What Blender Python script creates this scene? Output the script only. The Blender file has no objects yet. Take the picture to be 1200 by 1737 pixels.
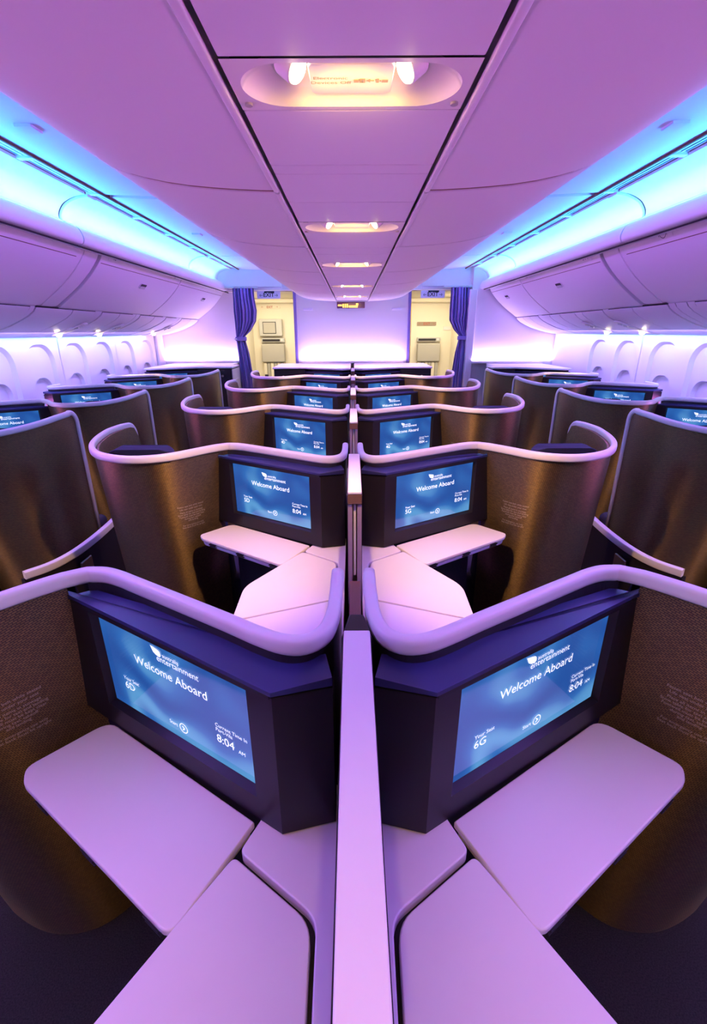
import bpy, bmesh, math, random
from mathutils import Vector, Matrix
from mathutils.geometry import tessellate_polygon
random.seed(7)
SC = bpy.context.scene
COL = SC.collection
PI = math.pi

# ------------------------------------------------------------------ camera, world, exposure
EYE = 1.58
PITCH = math.atan2(305.7, 800.0)
cd = bpy.data.cameras.new('camera')
cam = bpy.data.objects.new('camera', cd)
COL.objects.link(cam)
cd.sensor_fit = 'HORIZONTAL'
cd.sensor_width = 24.0
cd.lens = 16.0
cd.shift_x = 2 / 1200
cd.clip_start = 0.01
cam.location = (0, 0, EYE)
cam.rotation_euler = (PI / 2 - PITCH, 0.004, 0)
SC.camera = cam

SC.view_settings.view_transform = 'Standard'
SC.view_settings.look = 'None'
SC.view_settings.exposure = 0.0
SC.view_settings.gamma = 1.0
SC.view_settings.use_curve_mapping = False

world = bpy.data.worlds.new('world')
SC.world = world
world.use_nodes = True
world.node_tree.nodes['Background'].inputs[0].default_value = (0.35, 0.18, 0.62, 1)
world.node_tree.nodes['Background'].inputs[1].default_value = 0.25
SC.cycles.max_bounces = 8
SC.cycles.diffuse_bounces = 5
SC.cycles.glossy_bounces = 3
SC.cycles.sample_clamp_indirect = 6.0
SC.cycles.caustics_reflective = False
SC.cycles.caustics_refractive = False

Y_BACK, Y_FRONT = -2.4, 7.1
LEN = Y_FRONT - Y_BACK
YMID = (Y_FRONT + Y_BACK) / 2


def area(name, loc, direction, sx, sy, color, watts, spread=PI, along=(0, 1, 0)):
    """long lamp: sx along the given axis, sy across"""
    L = bpy.data.lights.new(name, 'AREA')
    L.shape = 'RECTANGLE'
    L.size, L.size_y = sx, sy
    L.color = color
    L.energy = watts
    L.spread = spread
    o = bpy.data.objects.new(name, L)
    COL.objects.link(o)
    z = -Vector(direction).normalized()
    x = Vector(along)
    x = (x - z * x.dot(z)).normalized()
    y = z.cross(x)
    o.matrix_world = Matrix(((x.x, y.x, z.x, loc[0]), (x.y, y.y, z.y, loc[1]), (x.z, y.z, z.z, loc[2]), (0, 0, 0, 1)))
    return o


CYAN = (0.06, 0.50, 0.90)
VIOLET = (0.44, 0.10, 1.0)
MAUVE = (0.80, 0.20, 0.80)
YL0, YL1 = -0.9, 6.75
LL, YLM = YL1 - YL0, (YL1 + YL0) / 2
for s in (-1, 1):
    # cove lamps lying behind the lip, shining up on the cove panels and the ceiling
    area('cove_lamp', (s * 1.735, YLM, 2.215), (s * 0.05, 0, 1), LL, 0.03, CYAN, 24)
    area('ceiling_blue_fill', (s * 1.712, YLM, 2.205), (-s * 1, 0, 0.55), LL, 0.02, (0.015, 0.27, 1.0), 50, spread=2.2)  # extra blue fill added beside the cove lamp to colour the ceiling panels
    # added violet fill beside the vents; then wash lamps down the side walls
    area('ceiling_wash_fill', (s * 1.53, YLM, 2.335), (-s * 0.5, 0, -1), LL, 0.04, VIOLET, 39, spread=1.65)
    area('sidewall_wash_lamp', (s * 2.52, YLM, 1.572), (s * 0.5, 0, -1), LL, 0.03, (0.40, 0.26, 1.0), 36)
    # unseen fill added at armrest height, lighting the centre bin undersides
    area('dado_fill', (s * 2.68, (YL1 - .3) / 2, 1.0), (-s * 1, 0, 0.36), YL1 + .3, 0.05, MAUVE, 18, spread=0.9)
    area('sidewall_glow_lamp', (s * 2.72, YLM, 1.54), (s * 0.3, 0, -1), LL, 0.02, (0.06, 0.38, 1.0), 16)
    # fill added out of sight behind the centre bin crests, brightening the side bins
    area('crown_fill', (s * 0.865, YLM, 2.21), (s * 1, 0, -0.22), LL, 0.03, VIOLET, 12, spread=1.7)
XA = (1, 0, 0)
area('bulkhead_lamp_centre', (0, 7.06, 1.205), (0, 0.5, 1), 1.42, 0.02, (0.54, 0.37, 1.0), 18, along=XA)
area('bulkhead_lamp_left', (-2.2, 7.25, 1.205), (0, 0.5, 1), 1.1, 0.02, (0.54, 0.37, 1.0), 11, along=XA)
area('bulkhead_lamp_right', (2.2, 6.85, 1.205), (0, 0.5, 1), 1.1, 0.02, (0.54, 0.37, 1.0), 11, along=XA)
for s in (-1, 1):
    area('vestibule_lamp', (s * 1.25, 7.8, 2.07), (0, 0.2, -1), 0.7, 0.9, (1.0, 0.86, 0.60), 34)


# ------------------------------------------------------------------ materials
def lin(c):
    return tuple(((v / 255) / 12.92 if v / 255 <= 0.04045 else ((v / 255 + 0.055) / 1.055) ** 2.4) for v in c) + (1,)


def mat(name, rgb, rough=0.5, metal=0.0, noise=0.0, nscale=60, bump=0.0, coat=0.0, emit=None, estr=0.0, spec=0.5):
    m = bpy.data.materials.new(name)
    m.use_nodes = True
    nt = m.node_tree
    b = nt.nodes['Principled BSDF']
    b.inputs['Base Color'].default_value = (*rgb, 1)
    b.inputs['Roughness'].default_value = rough
    b.inputs['Metallic'].default_value = metal
    b.inputs['Coat Weight'].default_value = coat
    b.inputs['Specular IOR Level'].default_value = spec
    b.inputs['Coat Roughness'].default_value = 0.1
    if emit:
        b.inputs['Emission Color'].default_value = (*emit, 1)
        b.inputs['Emission Strength'].default_value = estr
    if noise or bump:
        tc = nt.nodes.new('ShaderNodeTexCoord')
        n = nt.nodes.new('ShaderNodeTexNoise')
        n.inputs['Scale'].default_value = nscale
        n.inputs['Detail'].default_value = 3
        nt.links.new(tc.outputs['Object'], n.inputs['Vector'])
        if noise:
            mx = nt.nodes.new('ShaderNodeMixRGB')
            mx.blend_type = 'MULTIPLY'
            mx.inputs[0].default_value = noise
            mx.inputs[1].default_value = (*rgb, 1)
            nt.links.new(n.outputs['Color'], mx.inputs[2])
            rp = nt.nodes.new('ShaderNodeValToRGB')
            rp.color_ramp.elements[0].position = 0.3
            rp.color_ramp.elements[1].position = 0.7
            nt.links.new(n.outputs['Fac'], rp.inputs[0])
            nt.links.new(rp.outputs[0], mx.inputs[2])
            nt.links.new(mx.outputs[0], b.inputs['Base Color'])
        if bump:
            bp = nt.nodes.new('ShaderNodeBump')
            bp.inputs['Strength'].default_value = bump
            bp.inputs['Distance'].default_value = 0.002
            nt.links.new(n.outputs['Fac'], bp.inputs['Height'])
            nt.links.new(bp.outputs[0], b.inputs['Normal'])
    return m


def weave_material():
    m = bpy.data.materials.new('woven_shell_laminate')
    m.use_nodes = True
    nt = m.node_tree
    b = nt.nodes['Principled BSDF']
    tc = nt.nodes.new('ShaderNodeTexCoord')
    br = nt.nodes.new('ShaderNodeTexBrick')
    br.inputs['Scale'].default_value = 1.0
    br.inputs['Brick Width'].default_value = 0.009
    br.inputs['Row Height'].default_value = 0.0045
    br.inputs['Mortar Size'].default_value = 0.0007
    br.inputs['Mortar Smooth'].default_value = 0.4
    br.inputs['Color1'].default_value = (0.27, 0.17, 0.065, 1)
    br.inputs['Color2'].default_value = (0.19, 0.12, 0.05, 1)
    br.inputs['Mortar'].default_value = (0.04, 0.03, 0.03, 1)
    mp = nt.nodes.new('ShaderNodeMapping')
    mp.inputs['Rotation'].default_value = (0, 0, 0.25)
    nt.links.new(tc.outputs['UV'], mp.inputs['Vector'])
    nt.links.new(mp.outputs[0], br.inputs['Vector'])
    nt.links.new(br.outputs['Color'], b.inputs['Base Color'])
    bp = nt.nodes.new('ShaderNodeBump')
    bp.inputs['Strength'].default_value = 0.25
    bp.inputs['Distance'].default_value = 0.0008
    bp.invert = True
    nt.links.new(br.outputs['Fac'], bp.inputs['Height'])
    nt.links.new(bp.outputs[0], b.inputs['Normal'])
    b.inputs['Roughness'].default_value = 0.50
    b.inputs['Metallic'].default_value = 0.75
    b.inputs['Anisotropic'].default_value = 0.9
    b.inputs['Anisotropic Rotation'].default_value = 0.25
    tg = nt.nodes.new('ShaderNodeTangent')
    tg.direction_type = 'UV_MAP'
    tg.uv_map = 'UVMap'
    nt.links.new(tg.outputs[0], b.inputs['Tangent'])
    return m


def screen_material():
    m = bpy.data.materials.new('welcome_screen_picture')
    m.use_nodes = True
    nt = m.node_tree
    b = nt.nodes['Principled BSDF']
    tc = nt.nodes.new('ShaderNodeTexCoord')
    ns = nt.nodes.new('ShaderNodeTexNoise')
    ns.inputs['Scale'].default_value = 0.9
    ns.inputs['Detail'].default_value = 1.5
    nt.links.new(tc.outputs['UV'], ns.inputs['Vector'])
    mx = nt.nodes.new('ShaderNodeMixRGB')
    mx.inputs[0].default_value = 0.75
    nt.links.new(tc.outputs['UV'], mx.inputs[1])
    nt.links.new(ns.outputs['Color'], mx.inputs[2])
    wv = nt.nodes.new('ShaderNodeTexWave')
    wv.wave_type = 'RINGS'
    wv.inputs['Scale'].default_value = 1.0
    wv.inputs['Distortion'].default_value = 2.2
    wv.inputs['Detail'].default_value = 1.5
    wv.inputs['Detail Scale'].default_value = 1.2
    nt.links.new(mx.outputs[0], wv.inputs['Vector'])
    rp = nt.nodes.new('ShaderNodeValToRGB')
    e = rp.color_ramp.elements
    e[0].position, e[0].color = 0.0, lin((34, 84, 164))
    e[1].position, e[1].color = 1.0, lin((92, 158, 214))
    k = e.new(0.55)
    k.color = lin((46, 108, 186))
    nt.links.new(wv.outputs['Fac'], rp.inputs[0])
    nt.links.new(rp.outputs[0], b.inputs['Emission Color'])
    b.inputs['Emission Strength'].default_value = 0.95
    b.inputs['Base Color'].default_value = (0.01, 0.012, 0.02, 1)
    b.inputs['Roughness'].default_value = 0.08
    b.inputs['IOR'].default_value = 1.75
    return m


M = {}
M['white'] = mat('white_moulded_plastic', (0.78, 0.73, 0.74), 0.45, bump=0.05, nscale=900)
M['trim'] = mat('white_trim_plastic', (0.80, 0.75, 0.76), 0.35)
M['weave'] = weave_material()
M['housing'] = mat('dark_monitor_plastic', (0.012, 0.009, 0.013), 0.42, bump=0.04, nscale=1200, spec=0.3)
M['cap'] = mat('navy_monitor_cap', (0.022, 0.022, 0.11), 0.4)
M['dark'] = mat('charcoal_plastic', (0.015, 0.012, 0.018), 0.5)
M['screen'] = screen_material()
M['ink'] = mat('screen_lettering', (0.8, 0.9, 1), 0.4, emit=(0.9, 0.97, 1), estr=1.0)
M['print'] = mat('placard_print', (0.50, 0.38, 0.30), 0.6)
M['navy'] = mat('navy_seat_fabric', (0.022, 0.018, 0.055), 0.85, noise=0.4, nscale=500, bump=0.3)
M['spine'] = mat('tan_spine_fabric', (0.20, 0.09, 0.055), 0.9, noise=0.5, nscale=500, bump=0.3)
M['post'] = mat('taupe_post_laminate', (0.36, 0.26, 0.29), 0.45)
M['seam'] = mat('brown_seam_shade', (0.22, 0.11, 0.07), 0.8)
M['metal'] = mat('brushed_metal', (0.62, 0.52, 0.46), 0.28, metal=1.0)
M['carpet'] = mat('dark_cabin_carpet', (0.034, 0.029, 0.023), 0.95, noise=0.75, nscale=260, bump=0.9)
M['ceil'] = mat('ceiling_plastic', (0.80, 0.76, 0.77), 0.5, bump=0.08, nscale=700)
M['bin'] = mat('overhead_bin_plastic', (0.78, 0.73, 0.75), 0.42, bump=0.06, nscale=700)
M['wall'] = mat('sidewall_plastic', (0.80, 0.76, 0.78), 0.5, bump=0.04, nscale=700)
M['bulk'] = mat('bulkhead_laminate', (0.80, 0.74, 0.80), 0.5)
M['gap'] = mat('black_gap', (0.01, 0.008, 0.012), 0.7)
M['vent'] = mat('vent_slot_shade', (0.03, 0.03, 0.07), 0.6)
M['cove'] = mat('cove_panel', (0.85, 0.87, 0.88), 0.5)
M['cream'] = mat('cream_vestibule_laminate', (0.80, 0.74, 0.60), 0.5)
M['grey'] = mat('grey_jumpseat_vinyl', (0.42, 0.40, 0.36), 0.6)
M['silver'] = mat('silver_panel', (0.5, 0.5, 0.48), 0.4)
M['yellow'] = mat('yellow_galley_laminate', (0.85, 0.62, 0.08), 0.5)
M['amber'] = mat('amber_galley_trim', (0.55, 0.22, 0.03), 0.5)
M['curtain'] = mat('purple_curtain_cloth', (0.26, 0.19, 0.52), 0.85, noise=0.35, nscale=200)
M['sign'] = mat('lilac_sign_plate', (0.78, 0.70, 0.86), 0.5)
M['black'] = mat('black_lettering', (0.02, 0.015, 0.03), 0.6)
M['red'] = mat('red_lettering', (0.45, 0.08, 0.04), 0.6)
M['lens'] = mat('lit_reading_lens', (1, 0.9, 0.7), 0.3, emit=(1.0, 0.80, 0.45), estr=30)
M['amberlit'] = mat('lit_amber_symbol', (1, 0.6, 0.1), 0.4, emit=(1.0, 0.45, 0.06), estr=3.0)
M['signbox'] = mat('dark_sign_glass', (0.10, 0.03, 0.12), 0.2)
M['faint'] = mat('faint_sign_print', (0.34, 0.26, 0.19), 0.6)
M['pod'] = mat('service_pod_plastic', (0.82, 0.78, 0.72), 0.5, bump=0.06, nscale=700)


# ------------------------------------------------------------------ helpers
def link(name, me, m=None, parent=None, bevel=0.0, seg=2, smooth=False):
    o = bpy.data.objects.new(name, me)
    COL.objects.link(o)
    if m is not None and not me.materials:
        me.materials.append(m)
    if parent is not None:
        o.parent = parent
    if bevel:
        bv = o.modifiers.new('bevel', 'BEVEL')
        bv.width = bevel
        bv.segments = seg
        bv.limit_method = 'ANGLE'
        bv.angle_limit = math.radians(35)
    if smooth or bevel:
        for p in me.polygons:
            p.use_smooth = True
        if bevel:
            wn = o.modifiers.new('normals', 'WEIGHTED_NORMAL')
            wn.keep_sharp = True
    return o


def raw(name, verts, faces, m=None, parent=None, uvs=None, fix=True, **k):
    me = bpy.data.meshes.new(name)
    me.from_pydata([tuple(v) for v in verts], [], faces)
    if fix:
        bm = bmesh.new()
        bm.from_mesh(me)
        bmesh.ops.recalc_face_normals(bm, faces=bm.faces)
        bm.to_mesh(me)
        bm.free()
    if uvs is not None:
        ul = me.uv_layers.new(name='UVMap')
        for lp in me.loops:
            ul.data[lp.index].uv = uvs[lp.vertex_index]
    me.update()
    return link(name, me, m, parent, **k)


def prism(poly, z0, z1):
    n = len(poly)
    z1f = z1 if callable(z1) else (lambda p: z1)
    z0f = z0 if callable(z0) else (lambda p: z0)
    v = [(p[0], p[1], z0f(p)) for p in poly] + [(p[0], p[1], z1f(p)) for p in poly]
    f = [tuple(range(n - 1, -1, -1)), tuple(range(n, 2 * n))]
    f += [(i, (i + 1) % n, n + (i + 1) % n, n + i) for i in range(n)]
    return v, f


def box(x0, x1, y0, y1, z0, z1):
    return prism([(x0, y0), (x1, y0), (x1, y1), (x0, y1)], z0, z1)


def join(*parts):
    V, F = [], []
    for v, f in parts:
        o = len(V)
        V += list(v)
        F += [tuple(i + o for i in q) for q in f]
    return V, F


def rounded(pts, r, n=5):
    """round the corners of a closed polygon"""
    out = []
    N = len(pts)
    for i in range(N):
        p0, p1, p2 = Vector(pts[i - 1]), Vector(pts[i]), Vector(pts[(i + 1) % N])
        rr = r[i] if isinstance(r, (list, tuple)) else r
        if rr <= 0:
            out.append(tuple(p1))
            continue
        a, b = (p0 - p1), (p2 - p1)
        d = min(rr, a.length * 0.45, b.length * 0.45)
        A, B = p1 + a.normalized() * d, p1 + b.normalized() * d
        for k in range(n + 1):
            t = k / n
            out.append(tuple(A * (1 - t) ** 2 + p1 * 2 * t * (1 - t) + B * t * t))
    return out


def spline(pts, n=8):
    """Catmull-Rom through points"""
    P = [Vector(p) for p in pts]
    P = [P[0] * 2 - P[1]] + P + [P[-1] * 2 - P[-2]]
    out = []
    for i in range(1, len(P) - 2):
        a, b, c, d = P[i - 1:i + 3]
        for k in range(n):
            t = k / n
            out.append(0.5 * ((2 * b) + (c - a) * t + (2 * a - 5 * b + 4 * c - d) * t * t + (3 * b - a - 3 * c + d) * t ** 3))
    out.append(P[-2])
    return out


def extrude_y(section, y0, y1):
    """closed (x,z) section extruded along y"""
    n = len(section)
    v = [(p[0], y0, p[1]) for p in section] + [(p[0], y1, p[1]) for p in section]
    f = [tuple(range(n)), tuple(range(2 * n - 1, n - 1, -1))]
    f += [(i, (i + 1) % n, n + (i + 1) % n, n + i) for i in range(n)]
    return v, f


def ribbon_section(line, t):
    """give an open (x,z) polyline a thickness t on its left side"""
    L = [Vector(p) for p in line]
    off = []
    for i, p in enumerate(L):
        a = L[max(i - 1, 0)]
        b = L[min(i + 1, len(L) - 1)]
        d = (b - a).normalized()
        off.append(p + Vector((-d.y, d.x)) * t)
    return [tuple(p) for p in L] + [tuple(p) for p in reversed(off)]


def sweep(path, prof, side0, cap=True):
    """sweep closed profile (a: sideways, b: up) along path, parallel transport"""
    P = [Vector(p) for p in path]
    n, m = len(P), len(prof)
    T = []
    for i in range(n):
        T.append((P[min(i + 1, n - 1)] - P[max(i - 1, 0)]).normalized())
    side = Vector(side0)
    side = (side - T[0] * side.dot(T[0])).normalized()
    V, F = [], []
    for i in range(n):
        if i:
            q = T[i - 1].rotation_difference(T[i])
            side = q @ side
            side = (side - T[i] * side.dot(T[i])).normalized()
        up = side.cross(T[i])
        for a, b in prof:
            V.append(P[i] + side * a + up * b)
    for i in range(n - 1):
        for j in range(m):
            k = (j + 1) % m
            F.append((i * m + j, i * m + k, (i + 1) * m + k, (i + 1) * m + j))
    if cap:
        F.append(tuple(range(m - 1, -1, -1)))
        F.append(tuple((n - 1) * m + j for j in range(m)))
    return V, F


def rprofile(w, h, r, n=3):
    return rounded([(-w / 2, -h / 2), (w / 2, -h / 2), (w / 2, h / 2), (-w / 2, h / 2)], r, n)


def thing(name, label, cat, loc=(0, 0, 0), group=None):
    o = bpy.data.objects.new(name, None)
    o.empty_display_size = 0.1
    COL.objects.link(o)
    o.location = loc
    o['label'] = label
    o['category'] = cat
    if group:
        o['group'] = group
    return o


def tag(o, label, cat, group=None):
    o['label'] = label
    o['category'] = cat
    if group:
        o['group'] = group
    return o


def struct(o):
    o['kind'] = 'structure'
    return o


def copy_tree(o, parent=None):
    c = o.copy()
    COL.objects.link(c)
    if parent is not None:
        c.parent = parent
    for ch in list(o.children):
        copy_tree(ch, c)
    return c


def text_mesh(items, extrude=0.0, bold=0.0):
    """items: (string, x, y, size, align) -> verts, faces in the xy plane"""
    V, F = [], []
    for s, x, y, size, al in items:
        cu = bpy.data.curves.new('tmp', 'FONT')
        cu.body = s
        cu.size = size
        cu.align_x = al
        cu.resolution_u = 3
        cu.extrude = extrude
        cu.offset = bold * size
        ob = bpy.data.objects.new('tmp', cu)
        me = bpy.data.meshes.new_from_object(ob)
        o = len(V)
        V += [(v.co.x + x, v.co.y + y, v.co.z) for v in me.vertices]
        F += [tuple(i + o for i in p.vertices) for p in me.polygons]
        bpy.data.objects.remove(ob)
        bpy.data.curves.remove(cu)
        bpy.data.meshes.remove(me)
    return V, F


def stadium(cx, cy, w, h, n=12, r=None):
    r = min(w, h) / 2 if r is None else r
    return rounded2(cx - w / 2, cx + w / 2, cy - h / 2, cy + h / 2, r, n)


def rounded2(x0, x1, y0, y1, r, n=6):
    out = []
    for cx, cy, a0 in ((x1 - r, y1 - r, 0), (x0 + r, y1 - r, 90), (x0 + r, y0 + r, 180), (x1 - r, y0 + r, 270)):
        for k in range(n + 1):
            a = math.radians(a0 + 90 * k / n)
            out.append((cx + r * math.cos(a), cy + r * math.sin(a)))
    return out


def holed_plate(outer, holes):
    """flat plate with holes: 2-D verts and triangles"""
    loops = [[Vector((p[0], p[1], 0)) for p in outer]] + [[Vector((p[0], p[1], 0)) for p in h] for h in holes]
    flat = [p for l in loops for p in l]
    tris = tessellate_polygon(loops)
    return [(p.x, p.y) for p in flat], [tuple(t) for t in tris]


def disc(cx, cy, r, n=16):
    return [(cx + r * math.cos(2 * PI * k / n), cy + r * math.sin(2 * PI * k / n)) for k in range(n)]


# ------------------------------------------------------------------ setting: floor, walls, ceiling
struct(raw('floor', *box(-2.8, 2.8, Y_BACK, 9.6, -0.06, 0), M['carpet']))
struct(raw('wall_back', *box(-2.85, 2.85, Y_BACK - 0.06, Y_BACK, 0, 2.45), M['wall']))
ceil = struct(raw('ceiling', *join(box(-1.60, 1.60, Y_BACK, Y_FRONT, 2.44, 2.48)), M['ceil']))

# side ceiling panels between the centre bins and the vent rails
for s in (-1, 1):
    for y0, y1 in ((-2.4, -0.02), (0.0, 3.36), (3.42, 5.80), (5.83, 7.08)):
        sec = [(s * 0.80, 2.345), (s * 1.20, 2.352), (s * 1.50, 2.362), (s * 1.50, 2.385), (s * 0.80, 2.375)]
        raw('ceiling_panel', *extrude_y(sec, y0, y1), M['ceil'], ceil, bevel=0.004)
    raw('joint_strip', *box(min(s * .8, s * 1.5), max(s * .8, s * 1.5), 3.355, 3.425, 2.375, 2.39), M['bin'], ceil)
    # vent rail with slots
    rail = [(s * 1.497, 2.352), (s * 1.507, 2.352), (s * 1.507, 2.44), (s * 1.497, 2.44)]
    raw('vent_rail', *extrude_y(rail, Y_BACK, Y_FRONT - .1), M['spine'], ceil)
    vr = struct(raw('trim_%d' % (1 if s < 0 else 2), *extrude_y([(s * 1.508, 2.372), (s * 1.60, 2.378), (s * 1.60, 2.40), (s * 1.508, 2.40)], Y_BACK, Y_FRONT), M['vent']))
    y = -2.35
    k = 0
    while y < 6.9:
        L = 0.60
        for j in range(4):
            x = 1.514 + j * 0.024
            z = 2.366 + j * 0.0015
            raw('vent_slat', *box(min(s * x, s * (x + .013)), max(s * x, s * (x + .008)), y, y + L, z, z + 0.004), M['cove'], vr)
        raw('vent_bridge', *box(min(s * 1.510, s * 1.60), max(s * 1.510, s * 1.60), y + L, y + L + .035, 2.358, 2.374), M['cove'], vr)
        y += L + .035
    # small square access tags on the ceiling panels
    for y in (2.33, 4.55):
        tag(raw('access_cover', *box(min(s * 1.27, s * 1.34), max(s * 1.27, s * 1.34), y - .04, y + .04, 2.345, 2.3585), M['ceil'], bevel=0.003),
            'small square cover plate in the %s blue-lit ceiling panel, %s one' % ('left' if s < 0 else 'right', 'nearer' if y < 3 else 'farther'), 'cover plate')

COVE = [(1.60, 2.370), (1.673, 2.358), (1.744, 2.327), (1.781, 2.29), (1.797, 2.255), (1.793, 2.222), (1.765, 2.205)]
LIP = [(1.765, 2.203), (1.736, 2.206), (1.714, 2.190), (1.699, 2.160), (1.694, 2.135), (1.699, 2.115), (1.712, 2.104), (1.745, 2.10)]
for s in (-1, 1):
    side = 'left' if s < 0 else 'right'
    for i, (y0, y1) in enumerate(((-2.4, 0.9), (0.92, 3.34), (3.40, 5.80), (5.815, 7.0))):
        sub = []
        for p in spline(COVE, 4):
            sub.append((s * p.x, p.y))
        pan = raw('cove_panel', *extrude_y(ribbon_section(sub, -s * 0.015), y0 + .02, y1 - .02), M['cove'], bevel=0.004)
        tag(pan, 'glowing cyan-lit curved cove panel on the %s, %s' % (side, ('behind the first frame rib', 'nearest in view', 'second in view', 'last before the curtain')[i]), 'light cove', 'cove panels')
        if i:
            fr = [(s * (p.x * 0.997 - 0.004), p.y - 0.007) for p in spline(COVE, 4)]
            raw('frame_rib', *extrude_y(ribbon_section(fr, -s * 0.018), y0 - .07, y0 + .03), M['cove'], pan, bevel=0.005)
        lp = [(s * p.x, p.y) for p in spline(LIP, 3)]
        lip = raw('lip', *extrude_y(lp + [(s * 1.80, 2.10), (s * 1.80, 2.203)], y0 + .004, y1 + .05), M['bin'], pan, smooth=False)
        lip['label'] = 'rounded white ledge below the glowing panel'
    # dark gap above bins
    struct(raw('trim_%d' % (3 if s < 0 else 4), *extrude_y([(s * 1.74, 2.09), (s * 1.83, 2.15), (s * 1.83, 2.22), (s * 1.77, 2.20)], Y_BACK, 7.3 if s < 0 else 6.88), M['gap']))

# ------------------------------------------------------------------ side overhead bins
BIN = [(1.795, 2.142), (1.806, 2.118), (1.830, 2.075), (1.862, 2.033), (1.905, 1.985), (1.955, 1.937), (2.01, 1.890), (2.07, 1.845), (2.135, 1.800), (2.19, 1.762), (2.215, 1.752)]


def bin_section(s, inset=0.0):
    f = [(s * (x + inset), z + inset * 0.6) for x, z in BIN]
    return f + [(s * 2.45, 1.80), (s * 2.45, 2.142)]


def on_bin(s, t):
    """point and outward normal on the bin face, t 0 top .. 1 bottom"""
    P = [Vector((x, z)) for x, z in BIN]
    u = t * (len(P) - 1)
    i = min(int(u), len(P) - 2)
    p = P[i].lerp(P[i + 1], u - i)
    d = (P[i + 1] - P[i]).normalized()
    return p, d, Vector((-abs(d.y), -d.x))   # normal faces the aisle and down


def bin_frame(s, y, t, off=0.0):
    """matrix whose x runs along +-y (reading direction), y up the face, z out of it"""
    p, d, n = on_bin(s, t)
    up = Vector((-d.x * s, 0, -d.y))
    nn = Vector((n.x * s, 0, n.y))
    xx = up.cross(nn)
    return Matrix(((xx.x, up.x, nn.x, s * p.x + nn.x * off), (xx.y, up.y, nn.y, y), (xx.z, up.z, nn.z, p.y + nn.z * off), (0, 0, 0, 1)))


def xf(vf, mtx):
    v, f = vf
    return [mtx @ Vector(p) for p in v], f


def side_bin(s, y0, y1, lab, latch_y=None, marks=()):
    b = raw('overhead_bin', *extrude_y(bin_section(s), y0 + .006, y1 - .006), M['bin'], bevel=0.006)
    tag(b, lab, 'overhead bin', 'side overhead bins')
    t0 = 0.16
    raw('hinge_strip', *xf(box(-(y1 - y0) / 2 + .03, (y1 - y0) / 2 - .03, -0.002, 0.002, -0.001, 0.0015), bin_frame(s, (y0 + y1) / 2, 0.24, 0)), M['spine'], b)
    if latch_y:
        fr = bin_frame(s, latch_y, 0.42, 0.0)
        la = raw('latch', *xf(prism(rounded2(-.07, .07, -.028, .03, .025), -.01, .004), fr), M['bin'], b, bevel=0.002)
        raw('recess', *xf(prism(rounded2(-.058, .058, -.004, .024, .012), 0.0, .0055), fr), M['gap'], la)
        raw('paddle', *xf(prism(rounded2(-.055, .055, -.024, .002, .012), 0.0, .009), fr), M['silver'], la)
    for y, txt in marks:
        fr = bin_frame(s, y, 0.12, 0.0)
        pl = raw('number_plate', *xf(box(-.09, .09, -.028, .028, -.005, .003), fr), M['white'], b, bevel=0.001)
        raw('number', *xf(text_mesh([(txt, 0, -.014, .045, 'CENTER')]), fr @ Matrix.Translation((0, 0, .0042))), M['black'], pl, fix=False)
    return b


side_bin(-1, 1.9, 3.58, 'left overhead bin cut by the left edge of the picture', None)
side_bin(-1, 3.85, 5.56, 'left overhead bin with latch, next after the ribbed filler strip', 4.76, ((4.05, '10'), (5.35, '10')))
side_bin(-1, 5.56, 7.30, 'left overhead bin closest to the curtain and bulkhead', 6.62, ((6.9, '10'),))
side_bin(-1, -0.2, 1.9, 'left overhead bin above and beside the camera', None)
side_bin(-1, -2.4, -0.2, 'left overhead bin behind the camera', None)
side_bin(1, 1.9, 3.60, 'right overhead bin cut by the right edge of the picture', None, ((3.15, '4\u2297i'),))
side_bin(1, 3.90, 5.67, 'right overhead bin with latch, next after the filler strip', 4.82, ((4.12, '3 1 4'), (5.45, '1 0')))
side_bin(1, 5.67, 6.86, 'right overhead bin closest to the curtain and bulkhead', 6.38, ())
side_bin(1, -0.2, 1.9, 'right overhead bin above and beside the camera', None)
side_bin(1, -2.4, -0.2, 'right overhead bin behind the camera', None)
for s, a, b in ((-1, 3.59, 3.84), (1, 3.61, 3.89)):
    f = raw('bin_filler', *extrude_y(bin_section(s, 0.012), a, b), M['bin'], bevel=0.006)
    tag(f, 'narrow curved filler panel between two %s overhead bins' % ('left' if s < 0 else 'right'), 'filler panel')
    raw('rib', *extrude_y(bin_section(s, 0.006), a + .05, b - .05), M['bin'], f, bevel=0.006)

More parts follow.
